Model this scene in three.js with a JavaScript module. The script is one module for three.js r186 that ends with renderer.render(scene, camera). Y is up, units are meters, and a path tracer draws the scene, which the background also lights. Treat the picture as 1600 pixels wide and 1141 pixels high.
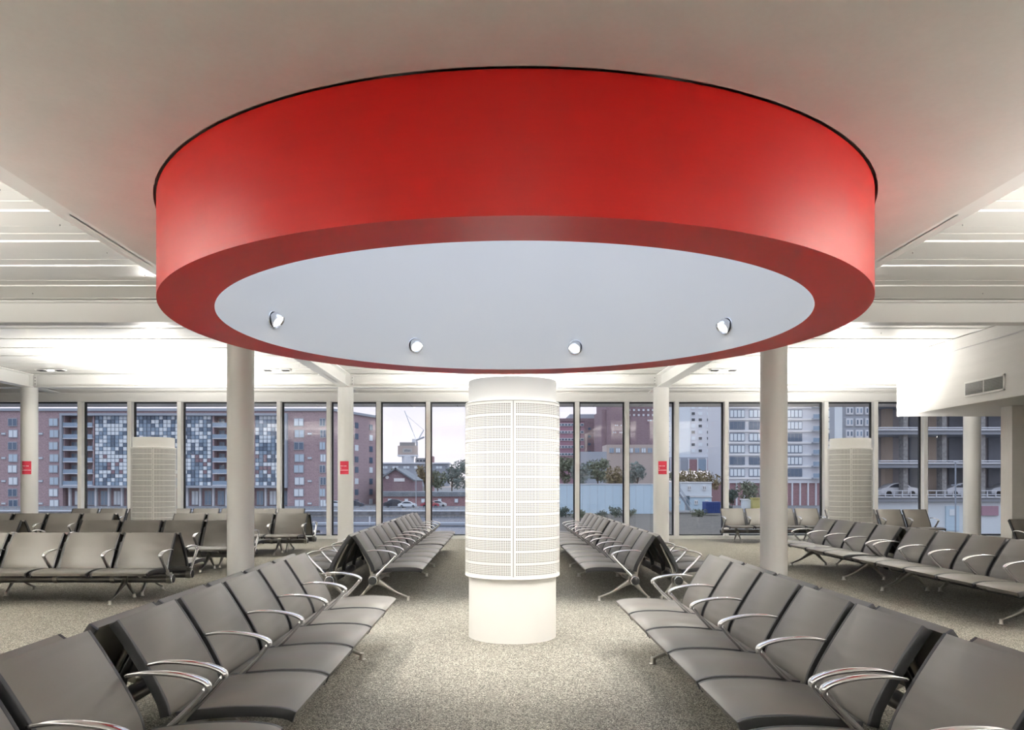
import * as THREE from 'three';
import { mergeGeometries, toCreasedNormals } from 'three/addons/utils/BufferGeometryUtils.js';
import { RoundedBoxGeometry } from 'three/addons/geometries/RoundedBoxGeometry.js';
import { RectAreaLightUniformsLib } from 'three/addons/lights/RectAreaLightUniformsLib.js';

// ------------------------------------------------------------------ camera, sky, lights, exposure
const FOCAL = 1207, VX = 778, VY = 755, EYE = 1.37;          // photograph pixels (1600 x 1141), metres
const scene = new THREE.Scene();
const camera = new THREE.PerspectiveCamera(2 * Math.atan(570.5 / FOCAL) * 180 / Math.PI, 1600 / 1141, 0.1, 3000);
camera.position.set(0, EYE, 0);
camera.lookAt(0, EYE, -10);
camera.setViewOffset(1600, 1141, 800 - VX, 570.5 - VY, 1600, 1141);
const renderer = new THREE.WebGLRenderer({ antialias: true });
renderer.toneMapping = THREE.LinearToneMapping;
renderer.toneMappingExposure = 2.1;
renderer.shadowMap.enabled = true;
RectAreaLightUniformsLib.init();

// seeded noise
let seedState = 7;
const rnd = () => { seedState = (seedState * 1664525 + 1013904223) >>> 0; return seedState / 4294967296; };
const rr = (a, b) => a + (b - a) * rnd();
const hash2 = (x, y) => { let h = Math.imul(x | 0, 374761393) ^ Math.imul(y | 0, 668265263); h = Math.imul(h ^ (h >>> 13), 1274126177); return ((h ^ (h >>> 16)) >>> 0) / 4294967296; };
const vnoise = (x, y, per = 0) => {
  const ix = Math.floor(x), iy = Math.floor(y), fx = x - ix, fy = y - iy, s = fx * fx * (3 - 2 * fx), t = fy * fy * (3 - 2 * fy);
  const w = (a) => (per ? ((a % per) + per) % per : a);
  const a = hash2(w(ix), w(iy)), b = hash2(w(ix + 1), w(iy)), c = hash2(w(ix), w(iy + 1)), d = hash2(w(ix + 1), w(iy + 1));
  return a + (b - a) * s + (c - a) * t + (a - b - c + d) * s * t;
};

// dusk sky: lavender overcast with soft streaks of cloud, brighter and bluer overhead
{
  const W = 1024, H = 512, data = new Float32Array(W * H * 4);
  const hor = [0.57, 0.545, 0.59], mid = [0.41, 0.415, 0.50], zen = [0.63, 0.73, 0.89];
  for (let j = 0; j < H; j++) {
    const el = ((j + 0.5) / H - 0.5) * Math.PI, s = Math.max(0, Math.sin(el));
    for (let i = 0; i < W; i++) {
      const k1 = Math.min(1, s / 0.16), k2 = Math.min(1, Math.max(0, (s - 0.16) / 0.7));
      const n = 0.6 * vnoise(i / W * 32, s * 60, 32) + 0.4 * vnoise(i / W * 96 + 5, s * 150 + 9, 96);
      const c = 0.93 + 0.16 * n;
      for (let q = 0; q < 3; q++) {
        let v = hor[q] + (mid[q] - hor[q]) * k1; v += (zen[q] - v) * k2 * k2 * (3 - 2 * k2);
        data[(j * W + i) * 4 + q] = el < 0 ? 0.35 * hor[q] : v * c;
      }
      data[(j * W + i) * 4 + 3] = 1;
    }
  }
  const t = new THREE.DataTexture(data, W, H, THREE.RGBAFormat, THREE.FloatType);
  t.mapping = THREE.EquirectangularReflectionMapping; t.magFilter = t.minFilter = THREE.LinearFilter; t.wrapS = THREE.RepeatWrapping; t.needsUpdate = true;
  scene.background = t;
}

const LIGHT = { drumSpot: 7.8, uplight: 78, uplightOut: 330, uplightRear: 235, bay: 8, twin: 3.5 };

// ------------------------------------------------------------------ helpers
const taken = new Map();
const numbered = (n) => { const k = taken.get(n) || 0; taken.set(n, k + 1); return k ? n + '_' + String(k).padStart(3, '0') : n; };
function mesh(name, geo, mat, parent) { const m = new THREE.Mesh(geo, mat); m.name = parent ? name : numbered(name); (parent || scene).add(m); return m; }
function thing(name, label, category, pos = [0, 0, 0], turn = 0, group) {
  const g = new THREE.Group(); g.name = numbered(name); scene.add(g); g.position.set(...pos); g.rotation.y = turn;
  g.userData = { label, category }; if (group) g.userData.group = group; return g;
}
function tag(o, label, category, group) { Object.assign(o.userData, { label, category }); if (group) o.userData.group = group; return o; }
function struct(name, geo, mat, label, category) { const m = mesh(name, geo, mat); m.userData = { kind: 'structure', label, category }; return m; }
function structGroup(name, label, category) { const g = new THREE.Group(); g.name = name; scene.add(g); g.userData = { kind: 'structure', label, category }; return g; }
const box = (w, h, d, x = 0, y = 0, z = 0) => new THREE.BoxGeometry(w, h, d).translate(x, y, z);
const rbox = (w, h, d, r, x = 0, y = 0, z = 0, seg = 2) => new RoundedBoxGeometry(w, h, d, seg, r).translate(x, y, z);
const cyl = (r, h, x = 0, y = 0, z = 0, seg = 32, r2 = r) => new THREE.CylinderGeometry(r2, r, h, seg).translate(x, y, z);
const merge = (list) => mergeGeometries(list.map((g) => (g.index ? g.toNonIndexed() : g)));
const bar = (a, b, r, seg = 8) => {
  const A = new THREE.Vector3(...a), B = new THREE.Vector3(...b), D = B.clone().sub(A), g = new THREE.CylinderGeometry(r, r, D.length(), seg);
  g.applyQuaternion(new THREE.Quaternion().setFromUnitVectors(new THREE.Vector3(0, 1, 0), D.clone().normalize()));
  return g.translate((A.x + B.x) / 2, (A.y + B.y) / 2, (A.z + B.z) / 2);
};
// texture coordinates in metres, from the side that a face points to
function metreUV(geo, scale = 1) {
  const g = geo.index ? geo.toNonIndexed() : geo, p = g.attributes.position, n = g.attributes.normal, uv = new Float32Array(p.count * 2);
  for (let i = 0; i < p.count; i++) {
    const ax = Math.abs(n.getX(i)), ay = Math.abs(n.getY(i)), az = Math.abs(n.getZ(i));
    const [a, b] = ay >= ax && ay >= az ? [p.getX(i), p.getZ(i)] : ax > az ? [p.getZ(i), p.getY(i)] : [p.getX(i), p.getY(i)];
    uv[i * 2] = a / scale; uv[i * 2 + 1] = b / scale;
  }
  g.setAttribute('uv', new THREE.BufferAttribute(uv, 2)); return g;
}
const ex = (u, d) => (u - VX) / FOCAL * d, ey = (y, d) => EYE + (VY - y) / FOCAL * d;   // where things across the dock stand

// sweep in the local y-z plane: rows [z, y, half width across x, half thickness]
function sweep(rows, seg = 24, ring = 12, sharp = 2.6, x0 = 0) {
  const c = new THREE.CatmullRomCurve3(rows.map((r) => new THREE.Vector3(0, r[1], r[0])), false, 'centripetal');
  const pos = [], idx = [];
  for (let i = 0; i <= seg; i++) {
    const t = i / seg, p = c.getPoint(t), tan = c.getTangent(t), nx = -tan.z, nz = tan.y;       // normal in (y,z)
    const f = t * (rows.length - 1), k = Math.min(rows.length - 2, Math.floor(f)), q = f - k;
    const hw = rows[k][2] * (1 - q) + rows[k + 1][2] * q, ht = rows[k][3] * (1 - q) + rows[k + 1][3] * q;
    for (let j = 0; j < ring; j++) {
      const a = j / ring * Math.PI * 2, ca = Math.cos(a), sa = Math.sin(a);
      const s = hw * Math.sign(ca) * Math.pow(Math.abs(ca), 2 / sharp), o = ht * Math.sign(sa) * Math.pow(Math.abs(sa), 2 / sharp);
      pos.push(x0 + s, p.y + nx * o, p.z + nz * o);
    }
  }
  for (let i = 0; i < seg; i++) for (let j = 0; j < ring; j++) {
    const a = i * ring + j, b = i * ring + (j + 1) % ring, e = a + ring, f = b + ring;
    idx.push(a, e, b, b, e, f);
  }
  for (const [s, flip] of [[0, 0], [seg * ring, 1]]) for (let j = 1; j < ring - 1; j++) idx.push(...(flip ? [s, s + j + 1, s + j] : [s, s + j, s + j + 1]));
  const g = new THREE.BufferGeometry(); g.setAttribute('position', new THREE.Float32BufferAttribute(pos, 3)); g.setIndex(idx); g.computeVertexNormals();
  const out = g.toNonIndexed(); out.setAttribute('uv', new THREE.Float32BufferAttribute(new Float32Array(out.attributes.position.count * 2), 2)); return out;
}
// a bent sheet: curve of [z, y] along its upper face, given thickness, given width across x
function sheet(curve, thick, width, bevel) {
  const c = new THREE.SplineCurve(curve.map((p) => new THREE.Vector2(p[0], p[1]))), n = 14, top = [], low = [];
  for (let i = 0; i <= n; i++) { const p = c.getPoint(i / n), t = c.getTangent(i / n); top.push(p); low.push(new THREE.Vector2(p.x + t.y * thick, p.y - t.x * thick)); }
  const s = new THREE.Shape([...top, ...low.reverse()]);
  const g = new THREE.ExtrudeGeometry(s, { depth: width - 2 * bevel, bevelEnabled: bevel > 0, bevelThickness: bevel, bevelSize: bevel, bevelOffset: -bevel, bevelSegments: 2, steps: 1 });
  g.translate(0, 0, -(width - 2 * bevel) / 2).rotateY(-Math.PI / 2);
  return toCreasedNormals(g, 0.7);
}

// ------------------------------------------------------------------ textures and materials
function tex(W, H, fn, srgb = true) {
  const d = new Uint8Array(W * H * 4);
  for (let j = 0; j < H; j++) for (let i = 0; i < W; i++) { const c = fn(i, j); for (let q = 0; q < 3; q++) d[(j * W + i) * 4 + q] = Math.max(0, Math.min(255, c[q])); d[(j * W + i) * 4 + 3] = 255; }
  const t = new THREE.DataTexture(d, W, H); t.wrapS = t.wrapT = THREE.RepeatWrapping; t.magFilter = THREE.LinearFilter; t.minFilter = THREE.LinearMipmapLinearFilter;
  if (srgb) t.colorSpace = THREE.SRGBColorSpace; t.needsUpdate = true; return t;
}
const std = (color, roughness = 0.6, metalness = 0, more = {}) => { const m = new THREE.MeshPhysicalMaterial({ roughness, metalness, ...more }); m.color.setRGB(...color); return m; };
const carpetTex = tex(1024, 1024, (i, j) => {
  const a = hash2(i >> 2, j >> 2), b = hash2((i + 900) >> 3, (j + 77) >> 3), c = vnoise(i / 64, j / 64, 16);
  let v = 130 + (a - 0.5) * 92 + (b - 0.5) * 62 + (c - 0.5) * 10;
  if (a > 0.93) v += 34; if (a < 0.08) v -= 28;
  return [v * 1.03, v * 1.0, v * 0.925];
});
const carpetBump = tex(1024, 1024, (i, j) => { const a = hash2(i >> 2, j >> 2) * 255; return [a, a, a]; }, false);
const carpet = std([1, 1, 1], 0.95, 0, { map: carpetTex, bumpMap: carpetBump, bumpScale: 0.004 });
const paintTex = tex(512, 512, (i, j) => { const v = 250 + (vnoise(i / 32, j / 32, 16) - 0.5) * 5 + (vnoise(i / 4, j / 4, 128) - 0.5) * 3; return [v, v, v]; });
const M = {
  white: std([0.88, 0.87, 0.845], 0.5),
  plaster: std([0.81, 0.79, 0.765], 0.7, 0, { map: paintTex }),
  steel: std([0.87, 0.865, 0.845], 0.36),
  deck: std([0.81, 0.80, 0.765], 0.26),
  well: std([0.86, 0.86, 0.86], 0.6),
  red: std([0.62, 0.0085, 0.006], 0.38, 0, { map: paintTex, specularIntensity: 0.75 }),
  columnWhite: std([0.85, 0.84, 0.81], 0.45),
  columnSheet: std([0.85, 0.84, 0.81], 0.45),
  filter: std([0.13, 0.125, 0.12], 0.9),
  seat: std([0.124, 0.114, 0.100], 0.42),
  edge: std([0.012, 0.012, 0.014], 0.45),
  chrome: std([0.82, 0.82, 0.84], 0.12, 1),
  alu: std([0.44, 0.42, 0.385], 0.34, 1),
  beam: std([0.24, 0.235, 0.23], 0.36, 1),
  cap: std([0.015, 0.015, 0.016], 0.5),
  frame: std([0.012, 0.013, 0.016], 0.5),
  glass: new THREE.MeshPhysicalMaterial({ color: 0xffffff, roughness: 0, transmission: 1, thickness: 0, ior: 1.5 }),
  lamp: new THREE.MeshStandardMaterial({ color: 0xffffff, emissive: new THREE.Color(1, 0.95, 0.86), emissiveIntensity: 6 }),
  dark: std([0.03, 0.03, 0.032], 0.6),
  grille: std([0.30, 0.30, 0.29], 0.5),
  soffit: std([0.60, 0.56, 0.55], 0.6),
};

// ------------------------------------------------------------------ room: floor, walls, roof
const CX = 0.13, CZ = -6.95;                                 // centre of the drum and of the white column under it
const ZW = -19.0, XL = -15.6, XR = 15.8, ZB = 12;             // window wall, side walls, wall behind the camera
{
  const g = metreUV(box(XR - XL + 0.6, 0.3, ZB - ZW + 0.9, (XL + XR) / 2, -0.15, (ZB + ZW) / 2), 1.15);
  struct('floor', g, carpet, 'beige and grey speckled carpet of the hall', 'floor');
}
{ // flat roof above the deck with a round opening for the rooflight
  const s = new THREE.Shape(); s.moveTo(XL - 0.3, ZW - 0.6); s.lineTo(XR + 0.3, ZW - 0.6); s.lineTo(XR + 0.3, ZB + 0.3); s.lineTo(XL - 0.3, ZB + 0.3); s.closePath();
  const h = new THREE.Path(); h.absarc(CX, CZ, 2.53, 0, Math.PI * 2, true); s.holes.push(h);
  const g = new THREE.ExtrudeGeometry(s, { depth: 0.2, bevelEnabled: false, curveSegments: 96 }); g.rotateX(Math.PI / 2).translate(0, 4.28, 0);
  struct('ceiling', g, M.white, 'flat roof over the ribbed white ceiling deck', 'roof');
}
struct('wall_left', box(0.3, 4.4, ZB - ZW + 0.9, XL - 0.15, 2.0, (ZB + ZW) / 2), M.plaster, 'plain white side wall beyond the left benches', 'wall');
struct('wall_right', box(0.3, 4.4, ZB - ZW + 0.9, XR + 0.15, 2.0, (ZB + ZW) / 2), M.plaster, 'plain white side wall beyond the right benches', 'wall');
struct('wall_back', box(XR - XL + 0.6, 4.4, 0.3, (XL + XR) / 2, 2.0, ZB + 0.15), M.plaster, 'plain white wall behind the camera', 'wall');

// ribbed steel deck: pans run across the hall; pieces leave the square of the flat panel free
function deckPiece(x0, x1, z0, z1, parent) {
  const per = 0.905, prof = [[0, 0], [0.262, 0], [0.264, 0.016], [0.274, 0.016], [0.276, 0.006], [0.432, 0.006], [0.434, 0.022], [0.444, 0.022], [0.446, 0.010], [0.66, 0.010], [0.662, 0.018], [0.668, 0.018], [0.67, 0.010], [0.884, 0.010], [0.886, 0.026], [0.897, 0.026]];
  const pts = [], start = Math.floor((-z1 - 7.15) / per);
  for (let k = start; k < start + 60; k++) for (const [a, h] of prof) { const d = 7.15 + k * per + a; if (d > -z1 && d < -z0) pts.push([-d, 3.885 + h]); }
  const last = pts[pts.length - 1], first = pts[0];
  pts.unshift([z1, first[1]]); pts.push([z0, last[1]]);
  const pos = [], quad = (a, b, c, d) => pos.push(...a, ...b, ...c, ...a, ...c, ...d);
  for (let i = 0; i < pts.length - 1; i++) {
    const [za, ya] = pts[i], [zb, yb] = pts[i + 1];
    quad([x0, ya, za], [x0, yb, zb], [x1, yb, zb], [x1, ya, za]);
  }
  const g = new THREE.BufferGeometry(); g.setAttribute('position', new THREE.Float32BufferAttribute(pos, 3)); g.computeVertexNormals();
  const top = box(x1 - x0, 0.04, z1 - z0, (x0 + x1) / 2, 3.99, (z0 + z1) / 2).toNonIndexed();
  g.setAttribute('uv', new THREE.Float32BufferAttribute(new Float32Array(pos.length / 3 * 2), 2));
  return mesh('deck_sheet', mergeGeometries([g, top]), M.deck, parent);
}
const PH = 3.52;                                             // half side of the flat panel
{
  const deck = structGroup('ceiling_001', 'ribbed white steel deck between the roof beams', 'ceiling');
  deckPiece(XL, XR, ZW, CZ - PH, deck);
  deckPiece(XL, CX - PH, CZ - PH, CZ + PH, deck);
  deckPiece(CX + PH, XR, CZ - PH, CZ + PH, deck);
  deckPiece(XL, XR, CZ + PH, ZB, deck);
  const hg = new THREE.CylinderGeometry(0.005, 0.005, 0.03, 6);
  for (let k = 0; k < 14; k++) for (const sx of [-1, 1]) for (const q of [4.4, 6.3]) { const b = mesh('hanger_bolt', hg, M.grille, deck); b.position.set(CX + sx * q, 3.892, -(7.15 + (k - 3) * 0.905 + 0.38)); }
}
// flat square panel round the drum, with a round hole
{
  const s = new THREE.Shape(); s.moveTo(-PH, -PH); s.lineTo(PH, -PH); s.lineTo(PH, PH); s.lineTo(-PH, PH); s.closePath();
  const h = new THREE.Path(); h.absarc(0, 0, 2.952, 0, Math.PI * 2, true); s.holes.push(h);
  const g = new THREE.ExtrudeGeometry(s, { depth: 0.3, bevelEnabled: false, curveSegments: 128 }); g.rotateX(Math.PI / 2).translate(CX, 3.53 + 0.3, CZ);
  struct('ceiling_002', metreUV(g, 3), M.plaster, 'flat off-white square ceiling panel round the red drum', 'ceiling');
}
// I-beams
function iBeam(len, along, x, z, parent, name = 'beam') {
  const w = 0.24, h = 0.305, t = 0.022;
  const parts = along === 'x' ? [box(len, t, w, 0, t / 2, 0), box(len, t, w, 0, h - t / 2, 0), box(len, h, 0.016, 0, h / 2, 0)] : [box(w, t, len, 0, t / 2, 0), box(w, t, len, 0, h - t / 2, 0), box(0.016, h, len, 0, h / 2, 0)];
  const m = mesh(name, merge(parts), M.steel, parent); m.position.set(x, 3.582, z); return m;
}
const BX = 3.655, POLE_Z = [-3.55, -10.74, -17.97];
{
  const cross = structGroup('trim_1', 'white steel beams running across the hall above the poles', 'beam');
  for (const z of [-3.30, -10.74, -17.97]) iBeam(XR - XL, 'x', (XL + XR) / 2, z, cross, 'cross_beam');
  for (let q = 0; q < 4; q++) {
    const g = structGroup('trim_' + (q + 2), ['white steel roof beam over the leftmost far pole', 'white steel roof beam along the left side of the flat panel', 'white steel roof beam along the right side of the flat panel', 'white steel roof beam above the boxed duct at the right'][q], 'beam');
    const x = CX + [-BX - 7.32, -BX, BX, BX + 7.32][q];
    iBeam(ZB + 18.6, 'z', x, (ZB - 18.6) / 2, g, 'long_beam');
    const sl = new THREE.Shape(); sl.moveTo(-0.11, 0); sl.lineTo(0.11, 0); sl.lineTo(0.11, 0.26); sl.lineTo(-0.11, 0.26);
    for (const z of [-10.74, -17.97]) for (const dz of [-0.13, 0.13]) mesh('stiffener', box(0.22, 0.262, 0.012, x, 3.735, z + dz), M.steel, g);
    const bg = new THREE.CylinderGeometry(0.012, 0.012, 0.02, 8).rotateX(Math.PI / 2);
    if (q < 3) for (const sx of [-1, 1]) { const pl = mesh('end_plate', box(0.05, 0.24, 0.012, x + sx * 0.16, 3.73, -17.84), M.steel, g); for (let k = 0; k < 3; k++) { const b = mesh('bolt', bg, M.grille, pl); b.position.set(x + sx * 0.165, 3.66 + k * 0.07, -17.83); } }
    mesh('cantilever_tip', box(0.2, 0.03, 0.75, x, 3.597, -18.7), M.steel, g);
  }
}
// round poles
const poleGeo = new THREE.CylinderGeometry(0.181, 0.181, 3.585, 40).translate(0, 3.585 / 2, 0);
const collarGeo = new THREE.CylinderGeometry(0.185, 0.185, 0.012, 40);
function pole(x, z, label) { const t = thing('steel_pole', label, 'column', [x, 0, z], 0, 'round white steel poles'); mesh('shaft', poleGeo, M.steel, t); const c = mesh('base_ring', collarGeo, M.steel, t); c.position.y = 0.007; return t; }
pole(-3.577, -10.74, 'thick round white pole standing between the left benches, nearer of the left poles');
pole(3.835, -10.74, 'thick round white pole standing before the right benches, nearer of the right poles');
pole(-10.9, -17.97, 'round white pole by the window at the far left, carrying a red notice');
pole(-3.543, -17.97, 'round white pole by the window just left of the white column, carrying a red notice');
pole(3.796, -17.97, 'round white pole by the window just right of the white column, carrying a red notice');
pole(-3.577, -3.45, 'thick round white pole left of the camera, outside the photograph');
pole(3.835, -3.45, 'thick round white pole right of the camera, outside the photograph');
pole(11.03, -17.97, 'round white pole by the window at the far right, without a notice');

// ------------------------------------------------------------------ window wall
{
  const sillTop = 0.075, head = 3.37, w0 = 1.22, first = CX - 0.012 - w0 / 2 - 10 * w0 - w0, N = 23;
  const fg = merge([box(1.12, 0.035, 0.06, 0, head - 0.0175, 0), box(1.12, 0.03, 0.06, 0, sillTop + 0.015, 0), box(0.035, head - sillTop, 0.06, -0.5425, (head + sillTop) / 2, 0), box(0.035, head - sillTop, 0.06, 0.5425, (head + sillTop) / 2, 0)]);
  const pg = box(1.06, head - sillTop - 0.06, 0.012, 0, (head + sillTop) / 2, -0.01);
  const mg = rbox(0.1, head - sillTop, 0.2, 0.006, 0, (head + sillTop) / 2, 0);
  for (let i = 0; i < N; i++) {
    const x = first + w0 * i + w0 / 2, g = structGroup('window_' + (i + 1), 'full-height window bay number ' + (i + 1) + ' from the left of the glazed wall', 'window');
    g.position.set(x, 0, ZW - 0.1);
    mesh('window_frame', fg, M.frame, g); mesh('glass_pane', pg, M.glass, g);
  }
  const tg = structGroup('trim_6', 'white mullions between the tall windows', 'mullions');
  for (let i = 0; i <= N; i++) { const m = mesh('mullion', mg, M.white, tg); m.position.set(first + w0 * i, 0, ZW - 0.02); }
  const xa = first, xb = first + N * w0;
  struct('trim_7', merge([box(xb - xa + 6, 0.52, 0.22, (xa + xb) / 2, head + 0.26, ZW - 0.1), box(xb - xa + 6, 0.03, 0.3, (xa + xb) / 2, head + 0.215, ZW - 0.06)]), M.white, 'white fascia above the tall windows', 'fascia');
  struct('trim_8', merge([box(xb - xa + 6, sillTop, 0.26, (xa + xb) / 2, sillTop / 2, ZW - 0.08)]), M.white, 'low white sill under the tall windows', 'sill');
  for (const [n, a, b, l] of [['wall_front_left', XL - 0.3, xa, 'white wall left of the tall windows'], ['wall_front_right', xb, XR + 0.3, 'white wall right of the tall windows']]) struct(n, box(b - a, 4.2, 0.24, (a + b) / 2, 2.1, ZW - 0.1), M.plaster, l, 'wall');
  // canopy outside, in panels
  const can = thing('canopy', 'grey panelled canopy soffit outside above the tall windows', 'canopy', [0, 3.43, ZW - 0.2]);
  const sg = box(1.19, 0.05, 1.62, 0, 0.025, -0.83);
  for (let i = -14; i < 14; i++) { const m = mesh('soffit_panel', sg, M.soffit, can); m.position.x = CX + i * 1.22 + 0.61; }
  mesh('backing', box(34.5, 0.16, 1.66, CX, 0.16, -0.84), M.dark, can);
  mesh('edge_trim', box(34.5, 0.2, 0.05, CX, 0.1, -1.69), M.grille, can);
}

// ------------------------------------------------------------------ red drum with rooflight well and spot lamps
{
  const R = 2.931, r = 2.516, y0 = 2.762;
  const drum = thing('red_drum', 'large round red drum hanging from the flat ceiling panel', 'ceiling drum', [CX, 0, CZ]);
  const out = new THREE.CylinderGeometry(R, R, 3.527 - y0, 160, 1, true).translate(0, (3.527 + y0) / 2, 0);
  mesh('outer_skirt', out, M.red, drum);
  const ring = new THREE.Shape(); ring.absarc(0, 0, R, 0, Math.PI * 2, false); const hole = new THREE.Path(); hole.absarc(0, 0, r, 0, Math.PI * 2, true); ring.holes.push(hole);
  mesh('soffit_ring', metreUV(new THREE.ExtrudeGeometry(ring, { depth: 0.02, bevelEnabled: false, curveSegments: 160 }).rotateX(Math.PI / 2).translate(0, y0 + 0.02, 0), 3), M.red, drum);
  const well = structGroup('window_24', 'round rooflight with a white well above the red drum', 'rooflight'); well.position.set(CX, 0, CZ);
  mesh('inner_well', new THREE.CylinderGeometry(r, r, 5.3 - y0, 160, 1, true).translate(0, (5.3 + y0) / 2, 0), M.well, well);
  mesh('outer_upstand', new THREE.CylinderGeometry(r + 0.1, r + 0.1, 1.2, 96, 1, true).translate(0, 4.7, 0), M.well, well);
  mesh('shadow_gap', new THREE.CylinderGeometry(2.938, 2.938, 0.2, 128, 1, true).translate(0, 3.66, 0), M.plaster, well);
  mesh('gap_top', new THREE.RingGeometry(r, 2.99, 128, 1).rotateX(Math.PI / 2).translate(0, 3.66, 0), M.plaster, well);
  const glz = mesh('rooflight_glass', new THREE.CylinderGeometry(r + 0.09, r + 0.09, 0.02, 96).translate(0, 5.312, 0), M.glass, well);
  mesh('rooflight_rim', new THREE.TorusGeometry(r + 0.1, 0.03, 8, 96).rotateX(Math.PI / 2).translate(0, 5.32, 0), M.white, glz);
  const names = ['second from the right', 'third from the right, right of the white column', 'left of the white column', 'leftmost', 'on the near side at the left', 'on the near side left of centre', 'on the near side right of centre', 'on the near side at the right'];
  const bez = new THREE.TorusGeometry(0.086, 0.007, 10, 36), back = new THREE.CylinderGeometry(0.083, 0.083, 0.006, 36).rotateX(Math.PI / 2);
  const canG = new THREE.LatheGeometry([[0.0, -0.075], [0.05, -0.07], [0.07, -0.045], [0.074, 0], [0.074, 0.03], [0.066, 0.03], [0.062, 0.012]].map((p) => new THREE.Vector2(p[0], p[1])), 28);
  const lampG = new THREE.CircleGeometry(0.06, 28).rotateX(-Math.PI / 2).translate(0, 0.014, 0);
  for (let k = 0; k < 8; k++) {
    const a = (26.3 + 45 * k) * Math.PI / 180, dx = Math.cos(a), dz = -Math.sin(a);
    const label = ['eyeball spot lamp set in the white well, rightmost of those seen', 'eyeball spot lamp set in the white well just right of the column', 'eyeball spot lamp set in the white well left of the column', 'eyeball spot lamp set in the white well, leftmost of those seen'][k] || 'eyeball spot lamp hidden ' + names[k] + ' of the well';
    const t = thing('spot_lamp', label, 'spot lamp', [CX + dx * (r - 0.004), 3.008, CZ + dz * (r - 0.004)], Math.atan2(-dx, -dz), 'spot lamps round the well');
    mesh('bezel', bez, M.chrome, t); mesh('recess', back, M.dark, t);
    const head = mesh('lamp_can', canG, M.chrome, t); head.position.set(0, -0.008, 0.035);
    const aim = new THREE.Vector3(0, -1.75, 2.05).normalize();
    head.quaternion.setFromUnitVectors(new THREE.Vector3(0, 1, 0), aim);
    const lamp = mesh('lamp_face', lampG, M.lamp, head); lamp.userData.label = 'glowing lamp face';
    const s = new THREE.SpotLight(new THREE.Color(1, 0.955, 0.88), LIGHT.drumSpot, 0, 38.5 * Math.PI / 180, 0.8, 2);
    const w = new THREE.Vector3(CX + dx * (r - 0.09), 2.95, CZ + dz * (r - 0.09));
    s.position.copy(w); s.target.position.set(CX + dx * 0.36, 0.22, CZ + dz * 0.36); s.castShadow = true; s.shadow.radius = 2; s.name = 'spot_lamp_light'; s.target.name = 'spot_lamp_target';
    scene.add(s, s.target);
  }
}

// ------------------------------------------------------------------ white air columns with perforated covers
const cover = (() => {
  const R = 0.423, y0 = 0.56, y1 = 2.073, rows = 14, n = 176, parts = [[], [], [], []], pitch = (y1 - y0 - 0.03) / rows;
  const arc = (a0, a1, h0, h1, seg, rad = R) => new THREE.CylinderGeometry(rad, rad, h1 - h0, seg, 1, true, a0, a1 - a0).translate(0, (h0 + h1) / 2, 0);
  for (let q = 0; q < 4; q++) {
    const A0 = q * Math.PI / 2 + 0.05, A1 = (q + 1) * Math.PI / 2 - 0.05, cells = 42, st = (A1 - A0) / cells;
    for (let k = 0; k <= cells; k++) { const c = A0 + st * k; parts[q].push(arc(c - st * 0.25, c + st * 0.25, y0 + 0.01, y1 - 0.01, 1)); }
    for (let i = 0; i <= rows; i++) {
      const y = y0 + 0.015 + i * pitch; parts[q].push(arc(A0, A1, y - (i === 0 ? 0.015 : 0.011), y + (i === rows ? 0.015 : 0.011), 28));
      if (i < rows) for (let k = 1; k < 6; k++) { const yy = y + 0.011 + (pitch - 0.022) * k / 6; parts[q].push(arc(A0, A1, yy - 0.0024, yy + 0.0024, 28)); }
    }
  }
  const strips = []; for (let q = 0; q < 4; q++) strips.push(arc(q * Math.PI / 2 - 0.05, q * Math.PI / 2 - 0.006, y0, y1, 2, R + 0.001), arc(q * Math.PI / 2 + 0.006, q * Math.PI / 2 + 0.05, y0, y1, 2, R + 0.001));
  return { parts: parts.map(merge), strips: merge(strips) };
})();
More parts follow.
